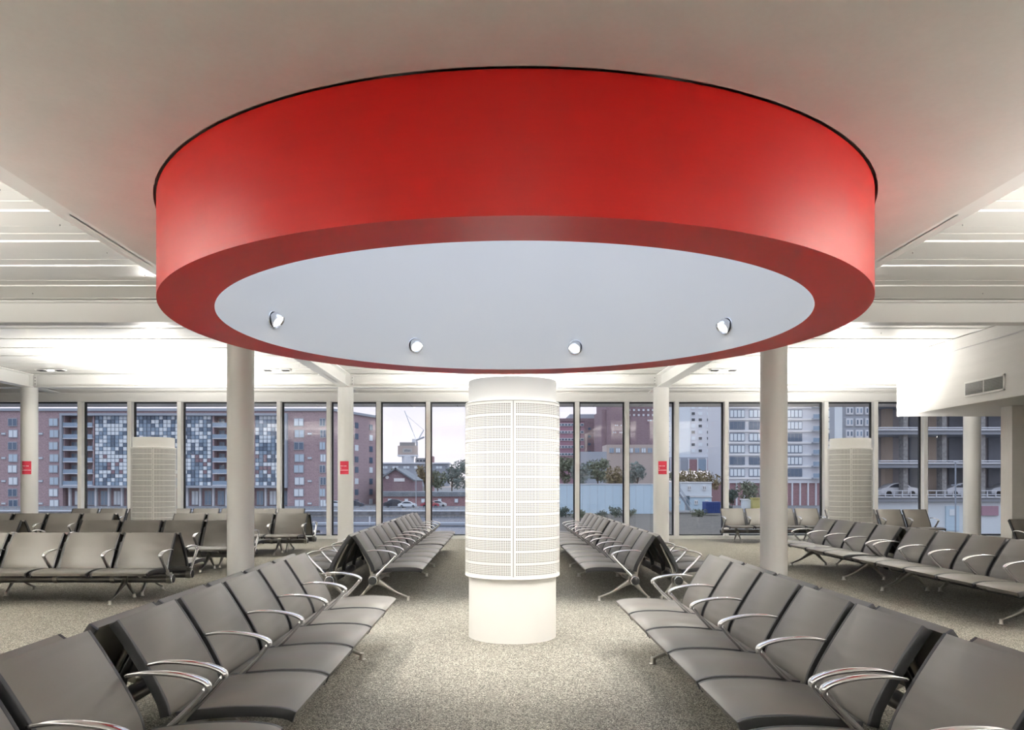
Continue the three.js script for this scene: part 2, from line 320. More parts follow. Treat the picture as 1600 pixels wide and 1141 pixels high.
function airColumn(x, z, turn, label, lamp) {
  const t = thing('air_column', label, 'column', [x, 0, z], turn, 'white air columns with perforated covers');
  mesh('base_drum', new THREE.CylinderGeometry(0.3915, 0.3915, 0.58, 72).translate(0, 0.29, 0), M.columnWhite, t);
  mesh('filter_core', new THREE.CylinderGeometry(0.395, 0.395, 1.5, 72, 1, true).translate(0, 1.32, 0), M.filter, t);
  for (let q = 0; q < 4; q++) mesh('perforated_panel', cover.parts[q], M.columnSheet, t);
  mesh('joint_strips', cover.strips, M.columnSheet, t);
  mesh('lower_ring', new THREE.LatheGeometry([[0.39, 0.545], [0.42, 0.545], [0.4245, 0.55], [0.4245, 0.566], [0.39, 0.566]].map((p) => new THREE.Vector2(...p)), 72), M.columnSheet, t);
  mesh('upper_ring', new THREE.LatheGeometry([[0.38, 2.068], [0.4245, 2.068], [0.4245, 2.076], [0.42, 2.082], [0.38, 2.085]].map((p) => new THREE.Vector2(...p)), 72), M.columnSheet, t);
  mesh('top_drum', new THREE.LatheGeometry([[0.393, 2.06], [0.393, 2.275], [0.389, 2.28], [0.36, 2.28], [0.355, 2.27], [0.355, 2.16], [0.0, 2.16]].map((p) => new THREE.Vector2(...p)), 72), M.columnWhite, t);
  if (lamp) {
    const u = mesh('uplighter', new THREE.LatheGeometry([[0, 0], [0.16, 0], [0.19, 0.07], [0.18, 0.07], [0.15, 0.03], [0, 0.03]].map((p) => new THREE.Vector2(...p)), 36).translate(0, 2.165, 0), M.grille, t);
    mesh('lamp_disc', new THREE.CylinderGeometry(0.15, 0.15, 0.01, 36).translate(0, 2.215, 0), M.lamp, u);
    const s = new THREE.SpotLight(new THREE.Color(1, 0.972, 0.92), lamp === 'out' ? LIGHT.uplightOut * (x > 0 ? 0.6 : 1) : lamp === 'rear' ? LIGHT.uplightRear : LIGHT.uplight, 0, 86 * Math.PI / 180, 1, 2);
    s.position.set(x, 2.29, z); s.target.position.set(x, 4, z); s.castShadow = true; s.shadow.radius = 6; s.name = 'uplighter_light'; s.target.name = 'uplighter_target';
    scene.add(s, s.target);
  }
}
airColumn(CX, CZ, 0, 'big white perforated air column standing under the red drum');
airColumn(-6.95, -15.6, 0.38, 'white perforated air column behind the left benches near the window', true);
airColumn(7.25, -15.9, -0.38, 'white perforated air column behind the right benches near the window', true)
airColumn(CX + 0.02, -15.9, 0.2, 'white perforated air column hidden behind the big one under the drum', true);
for (const [x, z, l] of [[-7.6, -4.4, 'left of the drum'], [6.95, -4.4, 'right of the drum'], [-7.2, 1.4, 'behind the camera at the left'], [7.45, 1.4, 'behind the camera at the right'], [CX, 4.6, 'straight behind the camera']]) airColumn(x, z, 0.3, 'white air column standing outside the photograph, ' + l, z > 0 ? 'rear' : 'out');

// ------------------------------------------------------------------ ceiling downlights
function downlight(x, z, label) {
  const t = thing('twin_downlight', label, 'downlight', [x, 3.885, z], 0, 'twin downlights in the deck');
  mesh('plate', rbox(0.62, 0.02, 0.2, 0.006, 0, -0.01, 0), M.white, t);
  for (const s of [-1, 1]) mesh('baffle', rbox(0.15, 0.03, 0.15, 0.01, s * 0.2, -0.02, 0), M.dark, t);
  mesh('lamp_face', cyl(0.07, 0.012, 0, -0.026, 0, 24), M.lamp, t);
  const s = new THREE.SpotLight(new THREE.Color(1, 0.95, 0.86), LIGHT.twin, 0, 72 * Math.PI / 180, 0.8, 2);
  s.position.set(x, 3.83, z); s.target.position.set(x, 0, z); s.castShadow = true; s.shadow.radius = 3; s.name = 'twin_downlight_light'; s.target.name = 'twin_downlight_target'; scene.add(s, s.target);
}
downlight(-9.9, -17.1, 'small twin downlight in the deck at the far left near the window');
downlight(-4.9, -17.1, 'small twin downlight in the deck left of the drum near the window');
downlight(5.0, -17.1, 'small twin downlight in the deck right of the drum near the window');
downlight(CX, -17.1, 'small twin downlight in the deck hidden behind the drum');
downlight(9.0, -17.1, 'small twin downlight in the deck hidden behind the boxed duct');
function bayLight(x, z, label) {
  const t = thing('bay_light', label, 'ceiling light', [x, 3.885, z], 0, 'round ceiling lights beyond the frame');
  mesh('ring', new THREE.LatheGeometry([[0.2, 0], [0.26, 0], [0.25, -0.04], [0.2, -0.03]].map((p) => new THREE.Vector2(...p)), 40), M.white, t);
  mesh('lamp_disc', cyl(0.2, 0.01, 0, -0.012, 0, 40), M.lamp, t);
  const s = new THREE.SpotLight(new THREE.Color(1, 0.93, 0.79), LIGHT.bay, 0, 47 * Math.PI / 180, 0.7, 2);
  s.position.set(x, 3.84, z); s.target.position.set(x, 0, z); s.castShadow = true; s.shadow.radius = 10; s.name = 'bay_light_light'; s.target.name = 'bay_light_target'; scene.add(s, s.target);
}
for (const [sx, side] of [[-1, 'left'], [1, 'right']]) for (const [q, z, w] of [[7.0, -8.3, 'far'], [7.2, -3.6, 'middle'], [7.2, 1.2, 'near']]) bayLight(CX + sx * q, z, 'round ceiling light outside the ' + side + ' edge of the photograph, ' + w + ' one');

// ------------------------------------------------------------------ boxed duct, grille and wall at the right
{
  const d = thing('boxed_duct', 'white boxed-in duct with a grille hanging at the right', 'duct', [0, 0, 0]);
  mesh('casing', rbox(6.0, 0.98, 13.5, 0.01, 11.0, 3.196, -8.75), M.plaster, d);
  mesh('upper_casing', box(5.6, 0.19, 21.0, 10.75, 3.785, -6.3), M.plaster, d);
  const g = mesh('air_grille', merge([box(1.04, 0.03, 0.03, 0, 0.115, 0), box(1.04, 0.03, 0.03, 0, -0.115, 0), box(0.03, 0.26, 0.03, -0.505, 0, 0), box(0.03, 0.26, 0.03, 0.505, 0, 0), box(0.024, 0.23, 0.03, 0, 0, 0)]), M.white, d); g.position.set(7.995, 2.965, -12.7); g.rotation.y = -Math.PI / 2; g.userData.label = 'grey slatted air grille';
  mesh('grille_back', box(1.0, 0.22, 0.006, 0, 0, 0.004), M.dark, g);
  const sg = box(0.48, 0.012, 0.016).rotateX(0.5);
  for (const s of [-1, 1]) for (let k = 0; k < 9; k++) { const m = mesh('slat', sg, M.grille, g); m.position.set(s * 0.25, -0.09 + k * 0.0225, 0.014); }
  struct('wall_core', box(7.0, 2.7, 0.3, 12.32, 1.35, -13.4), M.plaster, 'short white wall under the boxed duct at the right edge', 'wall');
}

// ------------------------------------------------------------------ benches
const P0 = 0.67, benchGeo = new Map();
function seatGeos(p) {
  if (!benchGeo.has(p)) {
    const sc = [[0.045, 0.372], [0.15, 0.386], [0.30, 0.398], [0.44, 0.398], [0.53, 0.388], [0.572, 0.372]];
    const bc = [[-0.212, 0.772], [-0.165, 0.705], [-0.098, 0.600], [-0.040, 0.500], [0.002, 0.415], [0.018, 0.352]];
    const sw = p - 0.072, bw = p - 0.088;
    const trim = (c, th, w) => [sheet(c, th, 0.022, 0.004).translate(-w / 2 - 0.009, 0, 0), sheet(c, th, 0.022, 0.004).translate(w / 2 + 0.009, 0, 0)];
    benchGeo.set(p, { seat: sheet(sc, 0.030, sw, 0.004), seatTrim: trim(sc, 0.048, sw), back: sheet(bc, 0.036, bw, 0.004), backTrim: trim(bc, 0.044, bw) });
  }
  return benchGeo.get(p);
}
const armTop = sweep([[0.262, 0.520, 0.020, 0.012], [0.262, 0.542, 0.024, 0.013], [0.225, 0.566, 0.025, 0.011], [0.12, 0.588, 0.022, 0.010], [0.0, 0.592, 0.018, 0.009], [-0.075, 0.580, 0.013, 0.008]], 30, 14, 2.4);
const armPost = sweep([[0.005, 0.262, 0.026, 0.020], [0.10, 0.362, 0.020, 0.015], [0.20, 0.462, 0.016, 0.012], [0.262, 0.535, 0.018, 0.012]], 14, 12, 3.4);
const legBody = merge([
  sweep([[0.02, 0.235, 0.030, 0.042], [0.12, 0.178, 0.022, 0.026], [0.25, 0.098, 0.016, 0.015], [0.395, 0.040, 0.014, 0.012]], 16, 12, 2.8),
  sweep([[-0.01, 0.225, 0.028, 0.038], [-0.06, 0.155, 0.020, 0.024], [-0.12, 0.090, 0.015, 0.015], [-0.175, 0.040, 0.014, 0.012]], 16, 12, 2.8),
  new THREE.CylinderGeometry(0.066, 0.066, 0.06, 28).rotateZ(Math.PI / 2).translate(0, 0.245, 0).toNonIndexed()]);
const supportGeo = sweep([[-0.02, 0.28, 0.026, 0.026], [-0.055, 0.40, 0.024, 0.018], [-0.115, 0.52, 0.022, 0.013], [-0.188, 0.66, 0.020, 0.010]], 16, 12, 3);
const seatArmGeo = sweep([[0.02, 0.28, 0.022, 0.03], [0.14, 0.325, 0.024, 0.02], [0.30, 0.36, 0.024, 0.012], [0.44, 0.362, 0.022, 0.008]], 14, 10, 3);
const footGeo = new THREE.LatheGeometry([[0, 0], [0.03, 0], [0.03, 0.006], [0.021, 0.009], [0.021, 0.045], [0.016, 0.052], [0, 0.052]].map((p) => new THREE.Vector2(...p)), 20);
const bracketGeo = merge([new THREE.CylinderGeometry(0.0545, 0.0545, 0.05, 24).rotateZ(Math.PI / 2).translate(0, 0.245, 0), rbox(0.05, 0.045, 0.05, 0.006, 0, 0.298, 0.012)]);
const capGeo = new THREE.LatheGeometry([[0, 0.012], [0.034, 0.012], [0.046, 0.008], [0.046, 0]].map((p) => new THREE.Vector2(...p)), 28);
const capRing = new THREE.TorusGeometry(0.047, 0.006, 8, 28);
function bench(label, n, x, z, turn, group, legs = [0.77, n - 0.77], p = P0) {
  const t = thing('beam_bench', label, 'bench', [x, 0, z], turn, group), G = seatGeos(p), L = n * p;
  const beamM = mesh('beam', new THREE.CylinderGeometry(0.047, 0.047, L + 0.05, 28).rotateZ(Math.PI / 2).translate(0, 0.245, 0), M.beam, t);
  for (const s of [-1, 1]) {
    const c = mesh('end_cap', capGeo, M.cap, beamM); c.rotation.z = -s * Math.PI / 2; c.position.set(s * (L / 2 + 0.025), 0.245, 0);
    const r = mesh('cap_ring', capRing, M.chrome, beamM); r.rotation.y = Math.PI / 2; r.position.set(s * (L / 2 + 0.024), 0.245, 0);
  }
  for (let k = 0; k < n; k++) {
    const cx = -L / 2 + p * (k + 0.5);
    const s = mesh('seat', G.seat, M.seat, t); s.position.x = cx; for (const g of G.seatTrim) mesh('edge_trim', g, M.edge, s);
    const b = mesh('backrest', G.back, M.seat, t); b.position.x = cx; for (const g of G.backTrim) mesh('edge_trim', g, M.edge, b);
    const q = mesh('seat_bracket', seatArmGeo, M.alu, t); q.position.x = cx;
  }
  for (let k = 0; k <= n; k++) {
    const cx = -L / 2 + p * k + (k === 0 ? 0.012 : k === n ? -0.012 : 0);
    const a = mesh('armrest', armTop, M.chrome, t); a.position.x = cx;
    mesh('arm_post', armPost, M.chrome, a);
    const c = mesh('clamp', bracketGeo, M.alu, t); c.position.x = cx;
    if (k > 0 && k < n) { const sp = mesh('back_support', supportGeo, M.cap, t); sp.position.x = cx; }
  }
  for (const q of legs) {
    const l = mesh('leg', legBody, M.alu, t); l.position.x = -L / 2 + p * q; if (Math.abs(q - Math.round(q)) > 0.1 || q < 0.2) mesh('upright', supportGeo, M.alu, l);
    for (const fz of [0.395, -0.175]) { const f = mesh('foot', footGeo, M.alu, l); f.position.set(0, 0, fz); }
  }
  return t;
}
const FL = -1.45, FR = 1.57, BB = 0.50, HP = Math.PI / 2;
// the two rows either side of the column; L faces right, R faces left
const nearG = 'benches in the two near rows', farG = 'benches in the two rows behind the column';
bench('five-seat grey bench in the left foreground facing the white column', 5, FL, -5.02, HP, nearG, [0.77, 3.95]);
bench('grey bench cut by the bottom left corner, nearest on the left', 5, FL, -1.50, HP, nearG);
bench('grey bench back to back behind the left foreground bench', 5, FL - BB, -4.93, -HP, nearG);
bench('grey bench back to back behind the one in the bottom left corner', 5, FL - BB, -1.42, -HP, nearG);
bench('five-seat grey bench in the right foreground facing the white column', 5, FR, -4.88, -HP, nearG, [1.05, 4.23]);
bench('grey bench cut by the bottom right corner, nearest on the right', 5, FR, -1.44, -HP, nearG);
bench('grey bench back to back behind the right foreground bench', 5, FR + BB, -4.80, HP, nearG);
bench('grey bench back to back behind the one in the bottom right corner', 5, FR + BB, -1.36, HP, nearG);
bench('grey bench left of the white column, first of its row behind the foreground', 5, FL + 0.01, -10.58, HP, farG, [0.16, 3.6]);
bench('grey bench left of the white column, last of its row by the window', 5, FL + 0.01, -14.07, HP, farG, [0.3, 3.4]);
bench('grey bench turned away, backing the first one left of the white column', 5, FL + 0.01 - BB, -10.58, -HP, farG, [1.4, 4.84]);
bench('grey bench turned away, backing the last one left of the white column', 5, FL + 0.01 - BB, -14.07, -HP, farG, [1.6, 4.7]);
bench('grey bench right of the white column, first of its row behind the foreground', 5, FR + 0.01, -10.58, -HP, farG, [1.4, 4.84]);
bench('grey bench right of the white column, last of its row by the window', 5, FR + 0.01, -14.07, -HP, farG, [1.6, 4.7]);
bench('grey bench turned away, backing the first one right of the white column', 5, FR + 0.01 + BB, -10.58, HP, farG, [0.16, 3.6]);
bench('grey bench turned away, backing the last one right of the white column', 5, FR + 0.01 + BB, -14.07, HP, farG, [0.3, 3.4]);
// rows across the hall at the left, facing the camera, each with one turned away behind it
const leftG = 'rows of benches at the left';
bench('nearest grey bench at the left edge, facing the camera', 4, -5.185, -9.08, 0, leftG);
bench('grey bench turned away directly behind the nearest one at the left edge', 4, -5.15, -9.56, Math.PI, leftG);
bench('grey bench of the second left row, left of the thick pole', 4, -5.37, -12.2, 0, leftG);
bench('grey bench turned away behind the second left row, left of the thick pole', 4, -5.33, -12.68, Math.PI, leftG);
bench('grey bench of the second left row at the very left edge', 4, -8.97, -12.2, 0, leftG);
bench('grey bench turned away behind the second left row at the very left edge', 4, -8.93, -12.68, Math.PI, leftG);
bench('grey bench of the third left row, seen right of the thick pole', 4, -5.06, -15.0, 0, leftG);
bench('grey bench turned away behind the third left row, right of the left air column', 4, -5.02, -15.48, Math.PI, leftG);
bench('grey bench of the third left row, left of the left air column', 4, -8.86, -15.0, 0, leftG);
bench('grey bench turned away behind the third left row, left of the left air column', 4, -8.82, -15.48, Math.PI, leftG);
bench('grey bench along the window right of the left air column', 5, -6.2, -18.0, 0, leftG);
bench('grey bench along the window left of the left air column', 3, -9.05, -18.0, 0, leftG);
// right side
const rightG = 'benches at the right';
bench('four-seat grey bench at the right, behind the thick pole, facing left', 4, 5.285, -11.86, -HP, rightG, [0.5, 3.4]);
bench('grey bench at the right edge, next in line before the four-seat one', 5, 5.285, -8.66, -HP, rightG);
bench('grey bench turned away behind the four-seat bench at the right', 4, 5.765, -11.80, HP, rightG, [0.5, 3.4]);
bench('grey bench turned away behind the one at the right edge', 5, 5.765, -8.60, HP, rightG);
bench('grey bench along the window, half hidden by the thick right pole', 4, 6.40, -18.05, 0, rightG, [0.6, 3.4], 0.585);
bench('grey bench along the window right of the right air column', 4, 8.56, -17.3, 0, rightG, [0.6, 3.4], 0.585);
bench('grey bench against the short wall at the right edge, only an armrest showing', 3, 9.42, -12.55, 0, rightG);

// ------------------------------------------------------------------ red notices on the far poles
{
  const c = document.createElement('canvas'); c.width = 192; c.height = 288; const x = c.getContext('2d');
  x.fillStyle = '#d2304a'; x.fillRect(0, 0, 192, 288); x.fillStyle = '#fff';
  let px = 14; for (const w of [22, 14, 18, 10, 0, 20, 16, 22]) { if (w) x.fillRect(px, 100, w - 4, 15); px += w || 12; }
  x.fillRect(14, 146, 16, 18);
  for (let k = 0; k < 6; k++) { x.fillRect(10 + k * 30, 190, 17, 18); }
  const t = new THREE.CanvasTexture(c); t.colorSpace = THREE.SRGBColorSpace;
  const face = new THREE.MeshStandardMaterial({ map: t, roughness: 0.5 });
  const R = 0.184, arcA = 0.205 / R;
  const g = new THREE.CylinderGeometry(R, R, 0.30, 16, 1, true, -arcA / 2, arcA), e = new THREE.CylinderGeometry(R - 0.002, R - 0.002, 0.312, 16, 1, true, -arcA / 2 - 0.03, arcA + 0.06);
  for (const [px2, off, lab] of [[-10.9, -0.35, 'red notice with white lettering on the far left pole'], [-3.543, 0.02, 'red notice with white lettering on the pole left of the white column'], [3.796, 0.0, 'red notice with white lettering on the pole right of the white column']]) {
    const n = thing('wall_notice', lab, 'notice', [px2, ey(731, 17.8), -17.97], off + (px2 < -5 ? 0.55 : 0), 'red notices on the far poles');
    mesh('printed_face', g, face, n); mesh('white_border', e, M.white, n);
  }
}
//EXT-BEGIN
// ------------------------------------------------------------------ outside: dock, quay and the town across the water
const YG = -4.3;                                             // the quay lies a storey below the hall floor
{
  const brickTex = tex(256, 256, (i, j) => { const row = Math.floor(j / 8), a = hash2(Math.floor((i + (row % 2) * 8) / 16), row), m = j % 8 === 0 || (i + (row % 2) * 8) % 16 === 0; const v = m ? 205 : 190 + a * 55; return [v, v * 0.97, v * 0.97]; });
  const roughTex = tex(256, 256, (i, j) => { const v = 205 + (vnoise(i / 16, j / 16, 16) - 0.5) * 50 + (vnoise(i / 3, j / 3, 85) - 0.5) * 36; return [v, v, v]; });
  const E = {
    brick: std([0.57, 0.45, 0.475], 0.9, 0, { map: brickTex }), brickDark: std([0.40, 0.30, 0.335], 0.9, 0, { map: brickTex }), brickRed: std([0.50, 0.32, 0.34], 0.9, 0, { map: brickTex }), maroon: std([0.42, 0.26, 0.32], 0.8),
    pale: std([0.66, 0.68, 0.72], 0.7), grey: std([0.36, 0.39, 0.44], 0.7), slate: std([0.30, 0.34, 0.38], 0.7, 0, { map: roughTex }), concrete: std([0.48, 0.47, 0.46], 0.8, 0, { map: roughTex }),
    glass: std([0.10, 0.15, 0.22], 0.08), glassBlue: std([0.24, 0.33, 0.43], 0.1), blind: std([0.74, 0.80, 0.84], 0.6), paleGlass: std([0.46, 0.57, 0.66], 0.1), darkGlass: std([0.05, 0.06, 0.08], 0.1), mullion: std([0.16, 0.20, 0.26], 0.6),
    paving: std([0.30, 0.30, 0.31], 0.85, 0, { map: roughTex }), earth: std([0.20, 0.18, 0.15], 0.95, 0, { map: roughTex }), hoarding: std([0.52, 0.66, 0.76], 0.6), cabin: std([0.68, 0.74, 0.78], 0.5), blue: std([0.035, 0.07, 0.24], 0.5),
    trunk: std([0.12, 0.09, 0.07], 0.9), white: std([0.8, 0.8, 0.8], 0.5), tan: std([0.66, 0.55, 0.45], 0.8), haze: std([0.62, 0.60, 0.62], 0.8), sandstone: std([0.48, 0.40, 0.36], 0.8), tyre: std([0.02, 0.02, 0.02], 0.8), rail: std([0.28, 0.32, 0.38], 0.5), yellow: std([0.5, 0.44, 0.16], 0.7),
    leafA: std([0.17, 0.19, 0.13], 0.9), leafB: std([0.20, 0.24, 0.22], 0.9), leafC: std([0.25, 0.20, 0.11], 0.9), leafD: std([0.10, 0.13, 0.11], 0.9),
    lampGlow: new THREE.MeshStandardMaterial({ color: 0xffffff, emissive: new THREE.Color(1, 0.98, 0.9), emissiveIntensity: 3 }),
  };
  // ground and water
  struct('ground', metreUV(box(1400, 0.5, 800, 0, YG - 0.25, -550), 6), E.paving, 'grey quayside paving across the dock', 'ground');
  struct('ground_001', metreUV(box(260, 0.5, 122, 134, YG - 0.25, -89), 6), E.earth, 'rough earth beside the dock at the right', 'ground');
  struct('ground_002', metreUV(box(60, 0.4, 7, 0, YG - 0.2, -23.5), 6), E.paving, 'paving below the canopy', 'ground');
  {
    const wt = tex(256, 256, (i, j) => { const v = 128 + (vnoise(i / 8, j / 20, 32) - 0.5) * 150 + (vnoise(i / 3, j / 7, 85) - 0.5) * 80; return [v, v, v]; }, false);
    const w = tag(mesh('dock_water', metreUV(box(300, 0.1, 124, -146, YG - 0.9, -88), 5), std([0.10, 0.13, 0.17], 0.12, 0, { bumpMap: wt, bumpScale: 0.06 })), 'grey-blue water of the dock beyond the left windows', 'water'); w.userData.kind = 'stuff';
  }
  const site = (name, label, category, u, d, turn = 0, group) => { const t = thing(name, label, category, [ex(u, d), YG, -d], turn, group); t.userData.fx = undefined; delete t.userData.fx; return Object.assign(t, { fx: (q, dd = d) => ex(q, dd) - ex(u, d), fy: (q, dd = d) => ey(q, dd) - YG }); };
  // wall or slab given in photograph pixels at the site's distance
  const slab = (t, name, mat, u0, u1, y0, y1, z0, z1, uv = 3) => mesh(name, metreUV(box(t.fx(u1) - t.fx(u0), t.fy(y0) - t.fy(y1), z1 - z0, (t.fx(u0) + t.fx(u1)) / 2, (t.fy(y0) + t.fy(y1)) / 2, (z0 + z1) / 2), uv), mat, t);
  function win(t, u0, u1, y0, y1, z, glass = E.blind, cols = 2, frame = E.grey) {
    const w = t.fx(u1) - t.fx(u0), h = t.fy(y0) - t.fy(y1), f = mesh('window', box(w, h, 0.3, (t.fx(u0) + t.fx(u1)) / 2, (t.fy(y0) + t.fy(y1)) / 2, z + 0.05), frame, t);
    for (let k = 0; k < cols; k++) mesh('pane', box(w / cols - 0.22, h - 0.34, 0.1, t.fx(u0) + w * (k + 0.5) / cols, (t.fy(y0) + t.fy(y1)) / 2, z + 0.18), glass, f);
  }
  // ---- apartment block across the dock, left
  {
    const t = site('apartment_block', 'long red brick apartment block with a grey framed glass front, left windows', 'building', 300, 190);
    slab(t, 'brick_wall', E.brick, -70, 98, 642, 793, -16, 0);
    slab(t, 'brick_wall', E.brick, 449, 519, 642, 793, -16, 0);
    slab(t, 'recessed_wall', E.brick, 98, 449, 642, 793, -16, -2.2);
    slab(t, 'top_wall', E.brick, 98, 449, 642, 648, -16, -0.02);
    slab(t, 'roof_edge', E.grey, -72, 520, 638.5, 642.5, -16.3, 0.5);
    for (let k = 0; k < 26; k++) slab(t, 'roof_light', E.white, 20 + k * 19, 31 + k * 19, 636.6, 638.5, -6, -5);
    // grey frame
    slab(t, 'frame_bar', E.grey, 97, 450, 646.5, 650, -2, 1.2); slab(t, 'frame_bar', E.grey, 97, 450, 759, 762.5, -2, 1.2);
    slab(t, 'frame_post', E.grey, 97, 100.5, 650, 759, -2, 1.2); slab(t, 'frame_post', E.grey, 446.5, 450, 650, 759, -2, 1.2);
    const fl = [650, 668.2, 686.4, 704.6, 722.8, 741, 759];
    // curtain glazing: cells about six pixels across
    const bins = [[], [], [], []], bars = [], mats = [E.glassBlue, E.blind, E.glass, E.brickDark];
    for (const [a, b] of [[149, 332], [399, 446]]) {
      const cw = 6.25, n = Math.round((b - a) / cw), ch = (759 - 650) / 18;
      for (let i = 0; i < n; i++) for (let j = 0; j < 18; j++) {
        const u = a + i * cw, y = 650 + j * ch, blk = hash2(i / 3 | 0, (j / 3 | 0) + a), v = hash2(i + a, j * 7), k = v < 0.30 + 0.25 * blk ? 1 : v < 0.75 ? 0 : j > 9 && blk > 0.5 ? 3 : 2;
        bins[k].push(box(t.fx(u + cw) - t.fx(u) - 0.16, t.fy(y) - t.fy(y + ch) - 0.14, 0.2, (t.fx(u) + t.fx(u + cw)) / 2, (t.fy(y) + t.fy(y + ch)) / 2, 0.1 + 0.06 * hash2(j, i)));
      }
      bars.push(box(t.fx(b) - t.fx(a), t.fy(650) - t.fy(759), 0.3, (t.fx(a) + t.fx(b)) / 2, (t.fy(650) + t.fy(759)) / 2, -0.15));
    }
    bins.forEach((g, k) => { const m = mesh(['blue_glazing', 'white_blinds', 'dark_glazing', 'brick_infill'][k], merge(g), mats[k], t); m.userData.kind = 'stuff'; });
    for (const g of bars) mesh('glazing_frame', g, E.mullion, t);
    // balconies
    for (const [a, b] of [[101, 147], [334, 398]]) for (let k = 0; k < 6; k++) {
      const s = slab(t, 'balcony', E.pale, a, b, fl[k + 1] - 1.2, fl[k + 1], -2.2, 0.9);
      mesh('balustrade', box(t.fx(b) - t.fx(a), 0.95, 0.06, (t.fx(a) + t.fx(b)) / 2, t.fy(fl[k + 1] - 1.2) + 0.48, 0.8), E.glassBlue, s);
      for (let q = 0; q < Math.round((b - a) / 16); q++) win(t, a + 4 + q * 16, a + 13 + q * 16, fl[k] + 3.5, fl[k + 1] - 1.5, -2.1, q % 2 ? E.blind : E.glassBlue, 2);
    }
    for (const u of [101, 124, 147, 334, 366, 398]) slab(t, 'balcony_pier', E.brick, u - 1.2, u + 1.2, 650, 759, -2.2, 0.3);
    // ground storeys
    for (let k = 0; k < 17; k++) { const u = 104 + k * 20.5; slab(t, 'pier', E.pale, u, u + 3, 762, 793, -1.6, -0.8); win(t, u + 6, u + 17, 767, 790, -2.1, k % 3 ? E.glassBlue : E.blind, 2); }
    // brick windows
    const rows = [660, 678, 697, 716, 733, 752, 770, 787];
    for (const [c, w] of [[-48, 13], [-22, 13], [20, 14], [84, 14], [467, 15], [504, 9]]) rows.forEach((y, k) => win(t, c - w / 2 + (k % 2), c + w / 2 + (k % 2), y - 6.3, y + 6.3, 0, hash2(c, k) > 0.6 ? E.blind : hash2(c, k) > 0.25 ? E.paleGlass : E.glass, 2));
    for (const c of [-36, 6, 64, 484]) rows.forEach((y, k) => { if (k % 2) win(t, c - 3.5, c + 3.5, y - 1.8, y + 1.8, 0, E.blind, 1); });
    // flank turning back to the right
    const dx = ex(592, 212) - ex(519, 190), len = Math.hypot(dx, 22), ang = Math.atan2(22, dx), fl2 = mesh('flank_wall', metreUV(box(len, t.fy(642) - t.fy(793), 0.6, len / 2, (t.fy(642) + t.fy(793)) / 2, -0.3), 3), E.brick, t);
    fl2.position.set(t.fx(519), 0, 0); fl2.rotation.y = ang;
    rows.forEach((y, k) => { for (let q = 0; q < 3; q++) mesh('pane', box(1.6, 1.5, 0.2, 4 + q * 7.5, t.fy(y), 0.05), (k + q) % 3 ? E.glass : E.blind, fl2); });
    const flr = mesh('roof_edge', box(len, 0.6, 1, len / 2, t.fy(640.5), 0), E.grey, t); flr.position.set(t.fx(519), 0, 0); flr.rotation.y = ang;
  }
  // ---- warehouses on the quay
  function gable(label, u0, u1, eave, ridge, base, d, mat, roof, depth = 22) {
    const t = site('warehouse', label, 'building', (u0 + u1) / 2, d), w = t.fx(u1) - t.fx(u0), s = new THREE.Shape();
    s.moveTo(-w / 2, t.fy(base)); s.lineTo(w / 2, t.fy(base)); s.lineTo(w / 2, t.fy(eave)); s.lineTo(0, t.fy(ridge)); s.lineTo(-w / 2, t.fy(eave)); s.closePath();
    mesh('brick_body', metreUV(new THREE.ExtrudeGeometry(s, { depth, bevelEnabled: false }).translate(0, 0, -depth), 3), mat, t);
    const rise = t.fy(ridge) - t.fy(eave), sl = Math.hypot(w / 2, rise), a = Math.atan2(rise, w / 2);
    for (const q of [-1, 1]) mesh('roof_slope', metreUV(box(sl + 0.5, 0.35, depth + 1, 0, 0, 0).rotateZ(-q * a).translate(q * w / 4, (t.fy(ridge) + t.fy(eave)) / 2 + 0.25, -depth / 2 + 0.4), 3), roof, t);
    return t;
  }
  {
    const a = gable('brick warehouse with a gable, clock and sign board across the dock', 590, 647, 752, 734, 794, 200, E.brickDark, E.slate);
    mesh('sign_board', box(2.8, 0.85, 0.15, a.fx(624), a.fy(750), 0.1), E.white, a);
    mesh('clock_face', new THREE.CylinderGeometry(0.45, 0.45, 0.15, 24).rotateX(HP).translate(a.fx(605), a.fy(746), 0.1), E.white, a);
    for (let k = 0; k < 4; k++) win(a, 598 + k * 12, 604 + k * 12, 770, 785, 0, E.darkGlass, 2, E.brickRed);
    const b = gable('smaller brick warehouse with a pale gable roof behind the left pole', 548, 588, 741, 714, 792, 236, E.brickDark, E.slate);
    win(b, 560, 566, 750, 760, 0, E.darkGlass, 1, E.brickRed); win(b, 576, 582, 750, 760, 0, E.darkGlass, 1, E.brickRed);
    const c = site('quay_shed', 'low brick shed with a lean-to roof behind the parked cars', 'shed', 665, 190);
    slab(c, 'brick_wall', E.brickRed, 595, 740, 776, 795, -6, 0); const r = slab(c, 'lean_to_roof', E.slate, 594, 742, 769, 776, -6.4, 0.5); r.rotation.x = 0.02;
    for (let k = 0; k < 5; k++) win(c, 606 + k * 26, 612 + k * 26, 779, 786, 0, E.blind, 1);
    const d = site('low_hall', 'low pale hall with a flat roof far behind the warehouse', 'building', 640, 330);
    slab(d, 'hall_wall', E.grey, 590, 700, 724.5, 760, -12, 0); slab(d, 'hall_roof', E.pale, 588, 702, 723, 725, -13, 1);
    for (let k = 0; k < 6; k++) win(d, 596 + k * 17, 606 + k * 17, 728, 733, 0, E.blind, 2);
  }
